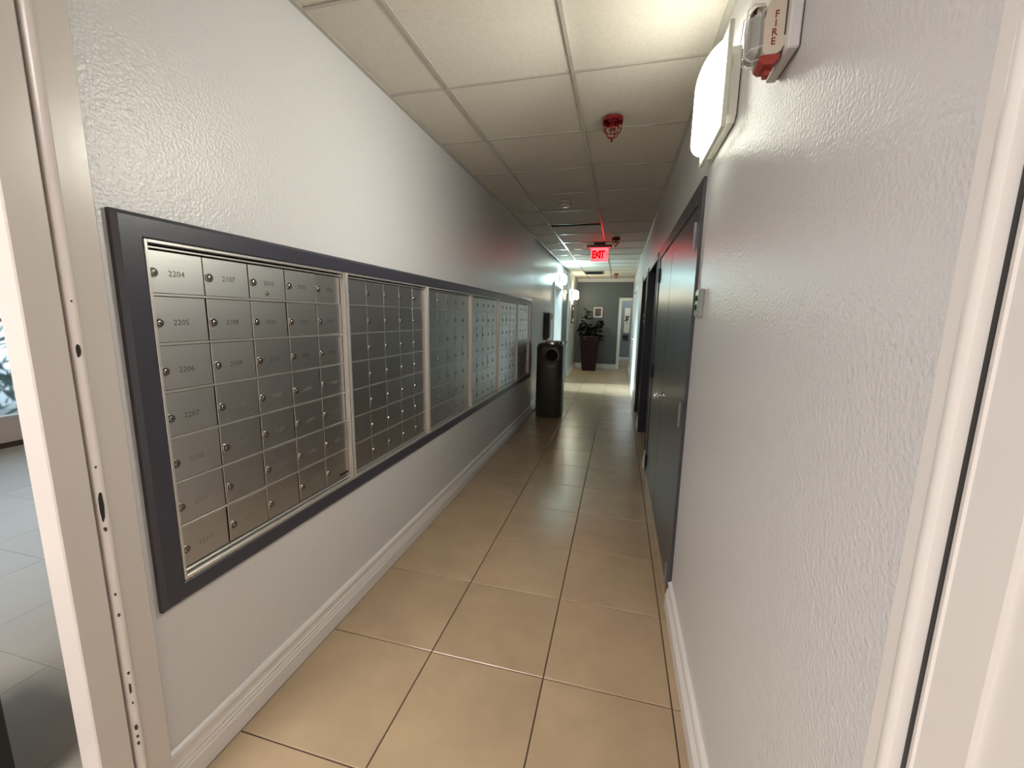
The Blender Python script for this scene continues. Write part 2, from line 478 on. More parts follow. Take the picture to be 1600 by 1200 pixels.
# ------------------------------------------------------------------ entry doorway frame (left) with worn stop
m = MB()
lp = [(-0.552, -0.363), (-0.488, -0.363), (-0.485, -0.360), (-0.485, -0.300), (-0.488, -0.2965), (-0.500, -0.2955), (-0.500, -0.2915), (-0.488, -0.2915), (-0.4825, -0.2895), (-0.476, -0.286), (-0.473, -0.281), (-0.473, -0.2775), (-0.4755, -0.274), (-0.480, -0.2725),
      (-0.480, -0.216), (-0.483, -0.213), (-0.552, -0.213)]
m.prism(lp, 'z', 0, 2.42)
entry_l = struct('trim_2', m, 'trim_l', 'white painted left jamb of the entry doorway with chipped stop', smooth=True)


def chip(name, cx, cy, z, h, wd, mt, n=9, seed=0):
    """an irregular chip in the paint of the jamb stop: thin slab lying on the bead's camera-side face"""
    rnd = random.Random(seed); a = Vector((-0.4885, -0.2915, 0)); b = Vector((-0.4735, -0.2825, 0))
    c = a.lerp(b, cx); u = (b - a).normalized(); nrm = Vector((u.y, -u.x, 0))
    pts = []
    for i in range(n):
        t = 2 * math.pi * i / n
        rr = rnd.uniform(.75, 1.15)
        pts.append(c + u * (wd / 2 * math.cos(t) * rr) + Vector((0, 0, z + h / 2 * math.sin(t) * rr)) + nrm * 0.0022)
    back = [p - nrm * 0.004 for p in pts]
    mm = MB(); mm.add([tuple(p) for p in pts + back], [tuple(range(n)), tuple(range(n, 2 * n))[::-1]] + [(i, (i + 1) % n, (i + 1) % n + n, i + n) for i in range(n)])
    o = obj(name, mm, mt, entry_l); return o


for j, (cx, z, h, wd) in enumerate([(.72, 1.333, .034, .0085), (.70, 1.058, .007, .005), (.66, .960, .092, .0085), (.70, .900, .013, .008), (.8, 1.443, .005, .004), (.7, .725, .008, .005), (.72, .668, .011, .006), (.8, .500, .010, .006), (.74, .455, .034, .006), (.78, .411, .008, .004), (.74, .336, .020, .007), (.75, .308, .010, .006), (.72, .287, .012, .007)]):
    chip('latch_slot' if j == 2 else 'paint_chip', cx, 0, z, h, wd, 'strike' if j in (0, 2) else 'chip', 9, j)

# right jamb and the open white door
m = MB()
rp = [(1.10, -0.468), (0.988, -0.468), (0.985, -0.471), (0.985, -0.494), (0.982, -0.4955), (0.978, -0.498), (0.9765, -0.503), (0.977, -0.508), (0.980, -0.512), (0.992, -0.5155), (1.10, -0.5155)]
m.prism(rp, 'z', 0, 2.42)
struct('trim_3', m, 'trim', 'white painted right jamb of the entry doorway', smooth=True)
m = MB(); m.box(.987, 1.06, -.5210, -.5158, 0, 2.08); struct('trim_5', m, 'black', 'black strip for the shade in the gap between right jamb and open door')  # black strip added so the door gap reads as dark shade
d8 = thing('door_1', 'white panelled entry door standing open against the right side', 'door', (1.02, -0.52, 0), kind='structure')
m = MB()
m.prism([(1.03, -0.5225), (0.987, -0.5225), (0.984, -0.5260), (0.983, -0.531), (0.9845, -0.533), (0.9845, -0.578), (1.03, -0.578)], 'z', 0.01, 2.08)
m.box(0.9845, 1.03, -1.42, -1.30, .01, 2.08)
for z0, z1 in ((.01, .22), (.93, 1.06), (1.95, 2.08)): m.box(0.9845, 1.03, -1.30, -0.578, z0, z1)
obj('door_rail', m, 'trim', d8, smooth=True)
for z0, z1 in ((.22, .93), (1.06, 1.95)):
    m = MB(); m.box(0.9895, 1.02, -1.30, -0.578, z0, z1); m.box(0.9865, 1.0, -1.24, -0.640, z0 + .06, z1 - .06, bev=.0015)
    obj('door_panel', m, 'trim', d8)

# ------------------------------------------------------------------ mailbox surround and units
sur = thing('mailbox_surround', 'dark slate painted frame running round all the wall mailboxes', 'frame', (XL, -0.178, 0.583))
yo0, yo1, zo0, zo1 = -0.178, 4.735, 0.583, 1.668


def mitre(p):  # p: list of 4 (outer a, outer b, inner b, inner a) corners (y,z)
    m = MB()
    x0, x1 = XL, XL + 0.022
    (ay, az), (by, bz), (cy, cz), (dy, dz) = p
    def lerp(u, v, t): return (u[0] + (v[0] - u[0]) * t, u[1] + (v[1] - u[1]) * t)
    a2 = lerp(p[0], p[3], .18); b2 = lerp(p[1], p[2], .18)
    a3 = lerp(p[0], p[3], .95); b3 = lerp(p[1], p[2], .95)
    v = [(x0, ay, az), (x0, by, bz), (x0 + .013, ay, az), (x0 + .013, by, bz), (x1, *a2), (x1, *b2), (x1, *a3), (x1, *b3), (x1 - .003, dy, dz), (x1 - .003, cy, cz), (x0, dy, dz), (x0, cy, cz)]
    fs = [(2 * i, 2 * i + 1, 2 * i + 3, 2 * i + 2) for i in range(5)] + [(10, 11, 1, 0), (0, 2, 4, 6, 8, 10), (1, 11, 9, 7, 5, 3)]
    return m.add(v, fs)


O = [(yo0, zo0), (yo1, zo0), (yo1, zo1), (yo0, zo1)]; I = [(MY0, MZ0), (MY1, MZ0), (MY1, MZ1), (MY0, MZ1)]
for i in range(4):
    j = (i + 1) % 4
    obj('frame_board', mitre([O[i], O[j], I[j], I[i]]), 'slate', sur)

XF = -0.510      # door face plane
DW, DH = 0.156, 0.1335
ZROW = [1.5885 if r == 0 else 1.468 - DH * (r - 1) for r in range(7)] + [0.667]
NUM = [['2204', '2205', '2206', '2207', '2208', '2209', '2210'], ['2107', '2108', '2109', '2110', '2201', '2202', '2203'],
       ['2010', '2101', '2102', '2103', '2104', '2105', '2106'], ['2003', '2004', '2005', '2006', '2007', '2008', '2009'],
       ['1906', '1907', '1908', '1909', '1910', '2001', '2002']]
# prototypes: door (0..DW, 0..h) and lock
gap = 0.0022
RAIL = 0.007


def door_mb(wd, h):
    m = MB(); m.box(-0.004, 0.0, gap, wd - gap, RAIL / 2 + gap / 2, h - RAIL / 2 - gap / 2, bev=0.0009); return m


lockm = MB()
ROT = Matrix.Rotation(math.radians(90), 4, 'Y')
lockm.lathe([(0.0128, 0), (0.0128, 0.003), (0.0112, 0.0048), (0.0098, 0.0048), (0.0094, 0.0036), (0.0072, 0.0036), (0.0070, 0.0056), (0.0, 0.0056)], seg=16, mtx=ROT)
lockm.lathe([(0.0096, 0.0030), (0.0092, 0.0040), (0.0, 0.0040)], seg=16, mtx=ROT, mi=1)
lockm.lathe([(0.0062, 0.0038), (0.0062, 0.0058), (0.0052, 0.0064), (0.0, 0.0064)], seg=14, mtx=ROT, mi=0)
lockm.box(0.0060, 0.0068, -0.0012, 0.0012, -0.0042, 0.0042, mi=1)
proto_lock = None
unit_labels = ['first aluminium mailbox bank by the doorway with doors numbered from 1906 to 2210',
               'second aluminium mailbox bank from the doorway, directly after the numbered one',
               'third aluminium mailbox bank from the doorway, dull grey doors',
               'fourth aluminium mailbox bank from the doorway',
               'fifth aluminium mailbox bank from the doorway, next to the narrow last one',
               'narrow last aluminium mailbox bank nearest the trash bin']
proto_door = {}
for u in range(6):
    Y = -0.113 + 0.815 * u
    nc = 5 if u < 5 else 4
    Yend = Y + 0.811 if u < 5 else 4.662
    un = thing('mailbox_unit', unit_labels[u], 'mailbox', (XF, Y, MZ0), 'aluminium mailbox banks in the left wall')
    m = MB(); m.box(-0.625, -0.520, Y + .001, Yend, MZ0 + .001, MZ1 - .001); obj('cabinet_body', m, 'dark_void', un)
    y0 = Y + 0.008; y1 = y0 + DW * nc
    m = MB()      # outer frame: stiles, head, sill with a stepped edge
    e = 0.019
    m.box(-0.522, XF + e, Y, y0, MZ0 + .001, MZ1 - .001, bev=.001)
    ys = y1 + 0.0015
    m.box(-0.522, XF + .002, ys, Yend, MZ0 + .001, MZ1 - .001)
    m.box(-0.522, XF + e, ys + (Yend - ys) * .12, ys + (Yend - ys) * .50, MZ0 + .001, MZ1 - .001, bev=.0012)
    m.box(-0.522, XF + e + .003, ys + (Yend - ys) * .58, Yend - .0005, MZ0 + .001, MZ1 - .001, bev=.0012)
    m.box(-0.522, XF + e, y0, y1 + .002, 1.6000, MZ1 - .001, bev=.001)
    m.box(-0.522, XF + .004, y0, y1 + .002, 1.5885, 1.5935, bev=.0008)
    m.box(-0.522, XF + e, y0, y1 + .002, MZ0 + .001, 0.655, bev=.001)
    m.box(-0.522, XF + .004, y0, y1 + .002, 0.660, 0.667, bev=.0008)
    obj('unit_frame', m, 'alu_rail', un)
    for r in range(1, 7):
        z = ZROW[r]
        obj('shelf_rail', MB().box(-0.522, XF + .0035, y0, y1, z - RAIL / 2, z + RAIL / 2, bev=.0008), 'alu_shelf', un)
    for r in range(7):
        ztop, zbot = ZROW[r], ZROW[r + 1]
        h = ztop - zbot
        for c in range(nc):
            hk = round(h, 4)
            lc = (0, y0 + c * DW - Y, zbot - MZ0)
            if hk not in proto_door:
                d = obj('mailbox_door', door_mb(DW, h), 'alu', un, loc=(0, 0, 0)); d.location = lc; proto_door[hk] = d
            else: d = dup(proto_door[hk], un, lc)
            d.rotation_euler = (0, random.uniform(-.010, .010), random.uniform(-.012, .012))
            zl = 1.526 - DH * r - zbot
            if proto_lock is None:
                lk = obj('lock', lockm, ['lock', 'keyway'], d, loc=(0, 0, 0), smooth=True); lk.location = (0, .0165, zl); proto_lock = lk
            else: lk = dup(proto_lock, d, (0, .0165, zl))
            lk.rotation_euler = (random.uniform(-.5, .5), 0, 0)
            if u == 0:
                worn = (c == 0 and r >= 4) or (r >= 5)
                sz = .0225
                obj('door_number', text_mb(NUM[c][r], sz, at((0.0004, 0.082 if c else .078, zl), FACE_PX)), 'engrave' if (r < 3 or (c < 1 and r < 4)) and not worn else 'engrave2', d, loc=(0, 0, 0)).location = (0, 0, 0)
                if c == 2 and r == 0:
                    k2 = dup(proto_lock, d, (0, .070, zl - .034)); k2.scale = (.6, .6, .6); k2.name = 'lock'
                if c == 4 and r == 6:
                    obj('maker_plate', MB().box(0, .0015, .092, .150, .016, .026), 'keyway', d, loc=(0, 0, 0)).location = (0, 0, 0)

# ------------------------------------------------------------------ right wall doors


def hinge(parent, y, z, mt='hinge', x=XR - .012):
    m = MB(); m.box(x, x + .006, y, y + .045, z - .055, z + .055, bev=.001)
    m.lathe([(0, -.06), (.008, -.06), (.008, .06), (0, .06)], (x - .004, y, z), 10)
    for dz in (-.02, .02): m.box(x - .0125, x + .003, y - .009, y + .009, z + dz - .0012, z + dz + .0012)
    return obj('hinge', m, mt, parent)


d1 = thing('door_2', 'pair of slate grey metal doors with lever handle in the right wall', 'door', (XR, 1.06, 0), kind='structure')
m = MB()
fx0, fx1 = XR - .014, 1.12
m.box(fx0, fx1, 1.060, 1.150, 0, 2.03, bev=.003); m.box(fx0, fx1, 2.965, 3.055, 0, 2.03, bev=.003); m.box(fx0, fx1, 1.150, 2.965, 1.95, 2.03, bev=.003)
obj('door_frame', m, 'doorgrey', d1)
lf = obj('door_leaf', MB().box(XR - .004, XR + .04, 1.154, 2.116, .012, 1.945, bev=.002), 'doorgrey', d1)
lf2 = obj('door_leaf', MB().box(XR - .004, XR + .04, 2.122, 2.961, .012, 1.945, bev=.002), 'doorgrey', d1)
for z in (1.80, .97, .13): hinge(lf, 1.15, z)
for z in (1.80, .97, .13): hinge(lf2, 2.905, z, 'black')
m = MB()
hx = XR - .004; hy, hz = 2.03, .905
m.lathe([(.030, 0), (.030, .006), (.024, .011), (.012, .013), (.011, .045), (0, .045)], (hx, hy, hz), 18, mtx=Matrix.Rotation(math.radians(-90), 4, 'Y'))
m.tube([(hx - .044, hy + .004, hz), (hx - .05, hy - .02, hz), (hx - .05, hy - .06, hz), (hx - .046, hy - .11, hz - .004)], [.015, .015, .014, .011], 12)
obj('lever_handle', m, 'chrome', lf, smooth=True)
m = MB(); m.box(XR - .02, 1.12, 1.15, 2.965, 0, .011, bev=.002); obj('threshold', m, 'tile', d1)

d2 = thing('door_3', 'recessed navy door just past the grey pair in the right wall', 'door', (XR, 3.2, 0), kind='structure')
m = MB()
m.box(XR - .022, 1.18, 4.395, 4.452, 0, 2.04, bev=.002); m.box(XR - .012, 1.18, 3.198, 3.245, 0, 2.04, bev=.002); m.box(XR - .012, 1.18, 3.245, 4.395, 1.985, 2.04, bev=.002)
obj('door_frame', m, 'navy', d2)
lf = obj('door_leaf', MB().box(1.14, 1.18, 3.249, 4.391, .012, 1.98, bev=.002), 'navy', d2)
m = MB(); m.lathe([(.028, 0), (.028, .008), (.012, .012), (.012, .03), (.026, .04), (.028, .055), (.016, .066), (0, .066)], (1.14, 3.33, .95), 16, mtx=Matrix.Rotation(math.radians(-90), 4, 'Y'))
obj('knob', m, 'chrome', lf, smooth=True)

d3 = thing('door_4', 'recessed black door beyond the navy one in the right wall', 'door', (XR, 4.75, 0), kind='structure')
m = MB()
m.box(XR - .022, 1.18, 5.60, 5.652, 0, 2.04, bev=.002); m.box(XR - .012, 1.18, 4.748, 4.80, 0, 2.04, bev=.002); m.box(XR - .012, 1.18, 4.80, 5.60, 1.985, 2.04, bev=.002)
obj('door_frame', m, 'black', d3)
lf = obj('door_leaf', MB().box(1.14, 1.18, 4.804, 5.596, .012, 1.98, bev=.002), 'black', d3)
for z in (1.48, 1.40): obj('hinge', MB().box(XR - .02, XR - .01, 4.79, 4.82, z - .025, z + .025, bev=.002), 'chrome', d3)

d4 = thing('door_5', 'pale door with white casing near the end of the right wall', 'door', (XR, 8.0, 0), kind='structure')
m = MB()
m.box(XR - .02, XR + .1, 7.93, 8.01, 0, 2.1, bev=.003); m.box(XR - .02, XR + .1, 9.39, 9.47, 0, 2.1, bev=.003); m.box(XR - .02, XR + .1, 8.01, 9.39, 2.02, 2.1, bev=.003)
obj('door_casing', m, 'casing_cool', d4)
lf = obj('door_leaf', MB().box(XR + .02, XR + .06, 8.014, 9.386, .012, 2.015, bev=.002), 'wall_far', d4)
m = MB(); m.lathe([(.028, 0), (.028, .008), (.012, .012), (.012, .03), (.026, .04), (.028, .055), (.016, .066), (0, .066)], (XR + .02, 8.1, 1.0), 16, mtx=Matrix.Rotation(math.radians(-90), 4, 'Y'))
obj('knob', m, 'chrome', lf, smooth=True)

# left: daylit doorway, dark door; end doorway
d5 = thing('door_6', 'white cased doorway letting daylight in from the left', 'doorway', (XL2, 7.1, 0), kind='structure')
m = MB()
m.box(-.685, XL2 + .018, 7.03, 7.115, 0, 2.12, bev=.003); m.box(-.685, XL2 + .018, 8.085, 8.17, 0, 2.12, bev=.003); m.box(-.685, XL2 + .018, 7.115, 8.085, 2.04, 2.12, bev=.003)
obj('door_casing', m, 'casing_cool', d5)
d6 = thing('door_7', 'dark grey green door in the left wall by the warm light', 'door', (XL2, 8.3, 0), kind='structure')
m = MB()
m.box(-.66, XL2 + .012, 8.25, 8.32, 0, 2.08, bev=.003); m.box(-.66, XL2 + .012, 9.08, 9.15, 0, 2.08, bev=.003); m.box(-.66, XL2 + .012, 8.32, 9.08, 2.0, 2.08, bev=.003)
obj('door_frame', m, 'wall_end', d6)
lf = obj('door_leaf', MB().box(-.60, XL2 + .002, 8.324, 9.076, .012, 1.996, bev=.002), 'wall_end', d6)
m = MB(); m.lathe([(.028, 0), (.028, .008), (.012, .012), (.012, .03), (.026, .04), (.028, .055), (.016, .066), (0, .066)], (XL2 + .002, 8.96, .86), 16, mtx=Matrix.Rotation(math.radians(90), 4, 'Y'))
obj('knob', m, 'chrome', lf, smooth=True)
d7 = thing('door_8', 'white cased open doorway at the right of the end wall', 'doorway', (0.74, YE, 0), kind='structure')
m = MB()
m.box(.665, .745, YE - .02, YE + .15, 0, 2.01, bev=.003); m.box(.745, 1.03, YE - .02, YE + .15, 1.93, 2.01, bev=.003)
obj('door_casing', m, 'casing_cool', d7)

# lobby window and what lies outside
wn = thing('window_1', 'white framed lobby window at the far left edge', 'window', (-5.6, 1.5, .22), kind='structure')
m = MB(); a, b = -5.70, -5.59
m.box(a, b, .2, .26, .22, 2.3); m.box(a, b, 2.74, 2.8, .22, 2.3); m.box(a, b, .26, 2.74, .22, .28); m.box(a, b, .26, 2.74, 2.24, 2.3); m.box(a, b, 1.16, 1.2, .28, 2.24); m.box(a, b, .26, 2.74, 1.28, 1.32)
obj('window_frame', m, 'trim', wn)
for y0, y1 in ((.26, 1.16), (1.2, 2.74)):
    for z0, z1 in ((.28, 1.28), (1.32, 2.24)): obj('pane', MB().box(-5.655, -5.65, y0, y1, z0, z1), 'glass', wn)
m = MB(); m.box(-14, -5.76, -8, 12, -.3, -.05); struct('ground', m, 'ground', 'grey paving outside the lobby window')
m = MB(); rnd = random.Random(3)
for i in range(900):
    c = Vector((rnd.uniform(-8.2, -7.3), rnd.uniform(-.5, 5.5), rnd.uniform(0, 1.25) * rnd.uniform(.7, 1)))
    u = Vector((rnd.uniform(-1, 1), rnd.uniform(-1, 1), rnd.uniform(-.4, 1))).normalized(); v = u.orthogonal().normalized()
    l = rnd.uniform(.12, .25); w_ = l * .18
    m.add([c - u * l, c + v * w_, c + u * l, c - v * w_], [(0, 1, 2, 3)])
tag(obj('hedge_foliage', m, 'bush'), 'blue green hedge outside the lobby window', 'hedge', None, 'stuff')

# ------------------------------------------------------------------ lights
sc = thing('wall_light', 'lit white wall light with boxy diffuser on the near right wall', 'light', (XR, .79, 2.19))
m = MB(); m.prism([(.62, 2.075), (.64, 2.058), (.955, 2.058), (.97, 2.075), (.97, 2.272), (.62, 2.272)], 'x', .990, XR - .004)
obj('dark_gap', MB().box(XR - .004, XR, .63, .96, 2.07, 2.265), 'black', sc)  # shadow gap between housing and wall, painted as a thin black layer
obj('housing', m, 'fixture', sc)
m = MB(); m.box(.976, .9905, .605, .985, 2.036, 2.052, bev=.002); m.box(.976, .9905, .605, .985, 2.325, 2.341, bev=.002)
m.box(.976, .9905, .605, .620, 2.052, 2.325, bev=.002); m.box(.976, .9905, .970, .985, 2.052, 2.325, bev=.002)
obj('trim_rim', m, 'fixture', sc)


def lens(x_in, x_out, y0, y1, z0, z1, r, n=5):
    """box lens with rounded front: stacked rounded-rectangle rings"""
    m = MB(); rings = []
    sgn = 1 if x_out > x_in else -1
    dep = abs(x_out - x_in)
    for i in range(n + 1):
        t = math.pi / 2 * i / n
        ins = r * (1 - math.cos(t)); x = x_in + sgn * ((dep - r) + r * math.sin(t))
        rings.append((x, ins))
    rings = [(x_in, 0)] + rings
    v = []; K = 5
    for x, ins in rings:
        a0, a1, b0, b1 = y0 + ins, y1 - ins, z0 + ins, z1 - ins; q = max(.006, r * .8 - ins * .5)
        for cx, cz, st in ((a1 - q, b1 - q, 0), (a0 + q, b1 - q, 90), (a0 + q, b0 + q, 180), (a1 - q, b0 + q, 270)):
            for k in range(K):
                an = math.radians(st + 90 * k / (K - 1)); v.append((x, cx + q * math.cos(an), cz + q * math.sin(an)))
    n_ = 4 * K; fs = []
    for i in range(len(rings) - 1):
        for k in range(n_): fs.append((i * n_ + k, i * n_ + (k + 1) % n_, (i + 1) * n_ + (k + 1) % n_, (i + 1) * n_ + k))
    fs.append(tuple(range(n_))); fs.append(tuple(range((len(rings) - 1) * n_, len(rings) * n_)))
    return m.add(v, fs)


def bull_lens(x_in, d, yc, a, z0, z1, rb, rt, K=24, n=2.3):
    """bullnose diffuser: half-oval in plan, small round at the bottom edge, large round at the top"""
    m = MB(); lev = []
    for i in range(5): t = math.pi / 2 * i / 4; lev.append((z0 + rb * (1 - math.sin(t)), rb * (1 - math.cos(t))))
    lev = [(z, ins) for z, ins in reversed([(z0 + rb * (1 - math.cos(math.pi / 2 * i / 4)), rb * (1 - math.sin(math.pi / 2 * i / 4))) for i in range(5)])][::-1]
    for i in range(7): t = math.pi / 2 * i / 6; lev.append((z1 - rt * (1 - math.sin(t)), rt * (1 - math.cos(t)) * .9))
    v = []
    for z, ins in lev:
        dd, aa = max(.008, d - ins), max(.02, a - ins)
        for k in range(K + 1):
            ph = -math.pi / 2 + math.pi * k / K; c, s_ = math.cos(ph), math.sin(ph)
            kf = (abs(c) ** n + abs(s_) ** n) ** (-1 / n)
            v.append((x_in - dd * c * kf, yc + aa * s_ * kf, z))
    w_ = K + 1; fs = []
    for i in range(len(lev) - 1):
        for k in range(K): fs.append((i * w_ + k, i * w_ + k + 1, (i + 1) * w_ + k + 1, (i + 1) * w_ + k))
        fs.append((i * w_ + K, i * w_, (i + 1) * w_, (i + 1) * w_ + K))
    fs.append(tuple(range(w_))[::-1]); fs.append(tuple(range((len(lev) - 1) * w_, len(lev) * w_)))
    return m.add(v, fs)


obj('diffuser', bull_lens(.984, .064, .795, .168, 2.066, 2.322, .016, .058), 'diff_main', sc, smooth=True, sharp=60)
al = area('wall_light_lamp', (.915, .795, 2.19), (0, math.radians(62), 0), .20, .22, 5.8, (1.0, 0.985, 0.88), 130)
s2 = thing('wall_light', 'lit cool white wall light above the daylit doorway on the left', 'light', (XL2, 7.85, 2.2))
obj('housing', MB().box(XL2, XL2 + .03, 7.66, 8.04, 2.12, 2.30, bev=.004), 'fixture', s2)
obj('diffuser', lens(XL2 + .03, XL2 + .12, 7.68, 8.02, 2.13, 2.32, .04), 'diff_cool', s2, smooth=True, sharp=60)
s3 = thing('wall_light', 'lit warm wall light above the picture beside the plant', 'light', (XL3, 9.75, 2.0))
obj('housing', MB().box(XL3, XL3 + .03, 9.56, 9.94, 1.90, 2.10, bev=.004), 'fixture', s3)
obj('diffuser', lens(XL3 + .03, XL3 + .15, 9.58, 9.92, 1.90, 2.12, .05), 'diff_warm', s3, smooth=True, sharp=60)
s4 = thing('ceiling_light', 'lit square troffer in the lobby ceiling before the entry doorway', 'light', (-.85, -2.2, 2.62))
m = MB()
for x0, x1, y0, y1 in ((-1.55, -.15, -2.85, -2.80), (-1.55, -.15, -1.60, -1.55), (-1.55, -1.50, -2.8, -1.6), (-.20, -.15, -2.8, -1.6)): m.box(x0, x1, y0, y1, 2.59, 2.62)
obj('frame', m, 'fixture', s4)
obj('lens', MB().box(-1.50, -.20, -2.8, -1.6, 2.60, 2.615), 'lobbylamp', s4)

# ------------------------------------------------------------------ fire alarm on the near right wall
fa = thing('fire_alarm', 'cream fire alarm strobe lettered FIRE high on the near right wall', 'alarm', (XR, .2, 2.08))
obj('back_box', MB().box(1.001, XR - .002, .116, .252, 1.980, 2.21, bev=.003), 'whiteplastic', fa)
obj('dark_gap', MB().box(XR - .002, XR, .120, .248, 1.984, 2.206), 'black', fa)  # thin black layer behind the back box
m = MB(); prof = [(1.001, 2.12), (1.004, 2.08), (1.003, 2.005), (.996, 1.990), (.988, 1.985), (.966, 1.985), (.961, 1.993), (.960, 2.050), (.965, 2.080), (.976, 2.102), (.988, 2.118)]
m.prism(prof, 'y', .140, .218); bd = obj('alarm_body', m, 'cream', fa)
obj('gap_line', MB().box(.9985, 1.0005, .1385, .1400, 2.018, 2.085), 'keyway', fa)  # shade of the gap between body and back box, painted as a black sliver
for i, ch in enumerate('FIRE'):
    obj('letter', text_mb(ch, .0195, at((.9815 - .0009 * i, .1392, 2.0585 - .0168 * i), FACE_NY), .0004), 'redprint', fa)
m = MB(); m.prism([(.958, 1.985), (.958, 1.974), (.966, 1.967), (.985, 1.967), (.994, 1.975), (.996, 1.985)], 'y', .142, .190)
m.prism([(.972, 1.967), (.974, 1.955), (.984, 1.955), (.986, 1.967)], 'y', .160, .180); obj('red_base', m, 'redlabel', fa)
obj('strobe_lens', lens(.962, .934, .146, .206, 1.992, 2.088, .016), 'glass', fa, smooth=True, sharp=60)
m = MB(); m.box(.9555, .9605, .156, .196, 2.005, 2.078); m.tube([(.948, .176, 2.015), (.948, .176, 2.068)], .003, 8); obj('flash_tube', m, 'whiteplastic', fa)
m = MB()
for yy in (.160, .192): m.tube([(.962, yy, 1.988), (.944, yy, 1.984), (.930, yy, 1.996), (.927, yy, 2.04), (.930, yy, 2.086), (.942, yy, 2.096), (.962, yy, 2.094)], .0013, 6)
m.tube([(.962, .140, 2.004), (.938, .148, 2.002), (.929, .176, 2.002), (.938, .204, 2.002), (.962, .212, 2.004)], .0013, 6)
obj('wire_guard', m, 'whiteplastic', fa, smooth=True)

# ------------------------------------------------------------------ door release plate
sw = thing('exit_switch_plate', 'small green faced switch plate on the right wall beside the grey doors', 'switch', (XR, .93, 1.495))
obj('back_box', MB().box(1.006, XR, .885, .975, 1.438, 1.552, bev=.003), 'plate_edge', sw)
obj('face_plate', MB().box(1.0035, 1.0065, .892, .968, 1.446, 1.544, bev=.001), 'green', sw)
for z in (1.515, 1.478): obj('push_button', MB().lathe([(.012, 0), (.012, .004), (.009, .006), (0, .006)], (1.0035, .930, z), 14, mtx=Matrix.Rotation(math.radians(-90), 4, 'Y')), 'keyway', sw)

# ------------------------------------------------------------------ ceiling devices


def caged(x, y, label, seg=10):
    t = thing('caged_sprinkler', label, 'sprinkler', (x, y, ZC), 'red caged devices on the ceiling')
    m = MB(); m.lathe([(0, 0), (.040, 0), (.040, -.005), (.034, -.010), (.028, -.012), (0, -.016)], (x, y, ZC - .004), 20); obj('escutcheon', m, 'red', t, smooth=True)
    m = MB(); m.lathe([(0, -.014), (.011, -.014), (.011, -.04), (.006, -.044), (.006, -.058), (.020, -.060), (.020, -.063), (0, -.063)], (x, y, ZC - .004), 14); obj('sprinkler_head', m, 'red', t, smooth=True)
    m = MB(); z = ZC - .006
    for k in range(3):
        a = math.pi * k / 3 + .3
        pts = [(x + .054 * math.cos(p) * math.cos(a), y + .054 * math.cos(p) * math.sin(a), z - .012 - .092 * math.sin(p)) for p in [math.pi * i / 12 for i in range(13)]]
        m.tube(pts, .0030, 6)
    for zz, r in ((.012, .054), (.062, .047)): m.tube([(x + r * math.cos(2 * math.pi * i / 18), y + r * math.sin(2 * math.pi * i / 18), z - zz) for i in range(18)], .0030, 6, closed=True)
    m.lathe([(0, -.100), (.007, -.100), (.007, -.120), (0, -.122)], (x, y, z), 8)
    m.lathe([(.056, -.002), (.056, -.022), (.053, -.022), (.053, -.002)], (x, y, z), 18)
    obj('wire_cage', m, 'red', t, smooth=True)


caged(.600, 1.60, 'red caged sprinkler on the ceiling nearest the wall light')
caged(.590, 5.10, 'red caged sprinkler on the ceiling beside the exit sign')
caged(.560, 9.75, 'red caged sprinkler on the ceiling nearest the end wall')
sd = thing('smoke_detector', 'round cream smoke detector on the ceiling before the exit sign', 'detector', (.13, 3.2, ZC))
m = MB(); m.lathe([(0, 0), (.066, 0), (.068, -.008), (.062, -.018), (0, -.018)], (.13, 3.2, ZC - .003), 28); obj('base', m, 'cream', sd, smooth=True)
m = MB(); m.lathe([(0, -.018), (.055, -.018), (.055, -.03), (.048, -.046), (.03, -.052), (0, -.052)], (.13, 3.2, ZC - .003), 28); obj('cover', m, 'cream', sd, smooth=True)
m = MB()
for i in range(12):
    a = 2 * math.pi * i / 12; m.box(.13 + .0545 * math.cos(a) - .006, .13 + .0545 * math.cos(a) + .006, 3.2 + .0545 * math.sin(a) - .006, 3.2 + .0545 * math.sin(a) + .006, ZC - .031, ZC - .024)
tag(obj('sensor_slots', m, 'keyway', sd), kind='stuff')
vt = thing('ceiling_vent', 'dark supply vent in the ceiling near the end wall', 'vent', (.03, 9.5, ZC))
m = MB(); x0, x1, y0, y1 = -.20, .26, 9.2, 9.8
m.box(x0, x1, y0, y0 + .03, ZC - .012, ZC - .004); m.box(x0, x1, y1 - .03, y1, ZC - .012, ZC - .004); m.box(x0, x0 + .03, y0, y1, ZC - .012, ZC - .004); m.box(x1 - .03, x1, y0, y1, ZC - .012, ZC - .004)
obj('frame', m, 'vent', vt)
p0 = None
for i in range(8):
    y = y0 + .05 + i * .065
    mm = MB().add([(x0 + .03, y, ZC - .018), (x1 - .03, y, ZC - .018), (x1 - .03, y + .05, ZC - .004), (x0 + .03, y + .05, ZC - .004), (x0 + .03, y, ZC - .016), (x1 - .03, y, ZC - .016), (x1 - .03, y + .05, ZC - .002), (x0 + .03, y + .05, ZC - .002)], [(0, 1, 2, 3), (4, 7, 6, 5), (0, 4, 5, 1), (1, 5, 6, 2), (2, 6, 7, 3), (3, 7, 4, 0)])
    obj('slat', mm, 'vent', vt)
obj('duct_back', MB().box(x0 + .03, x1 - .03, y0 + .03, y1 - .03, ZC - .002, ZC), 'dark_void', vt)

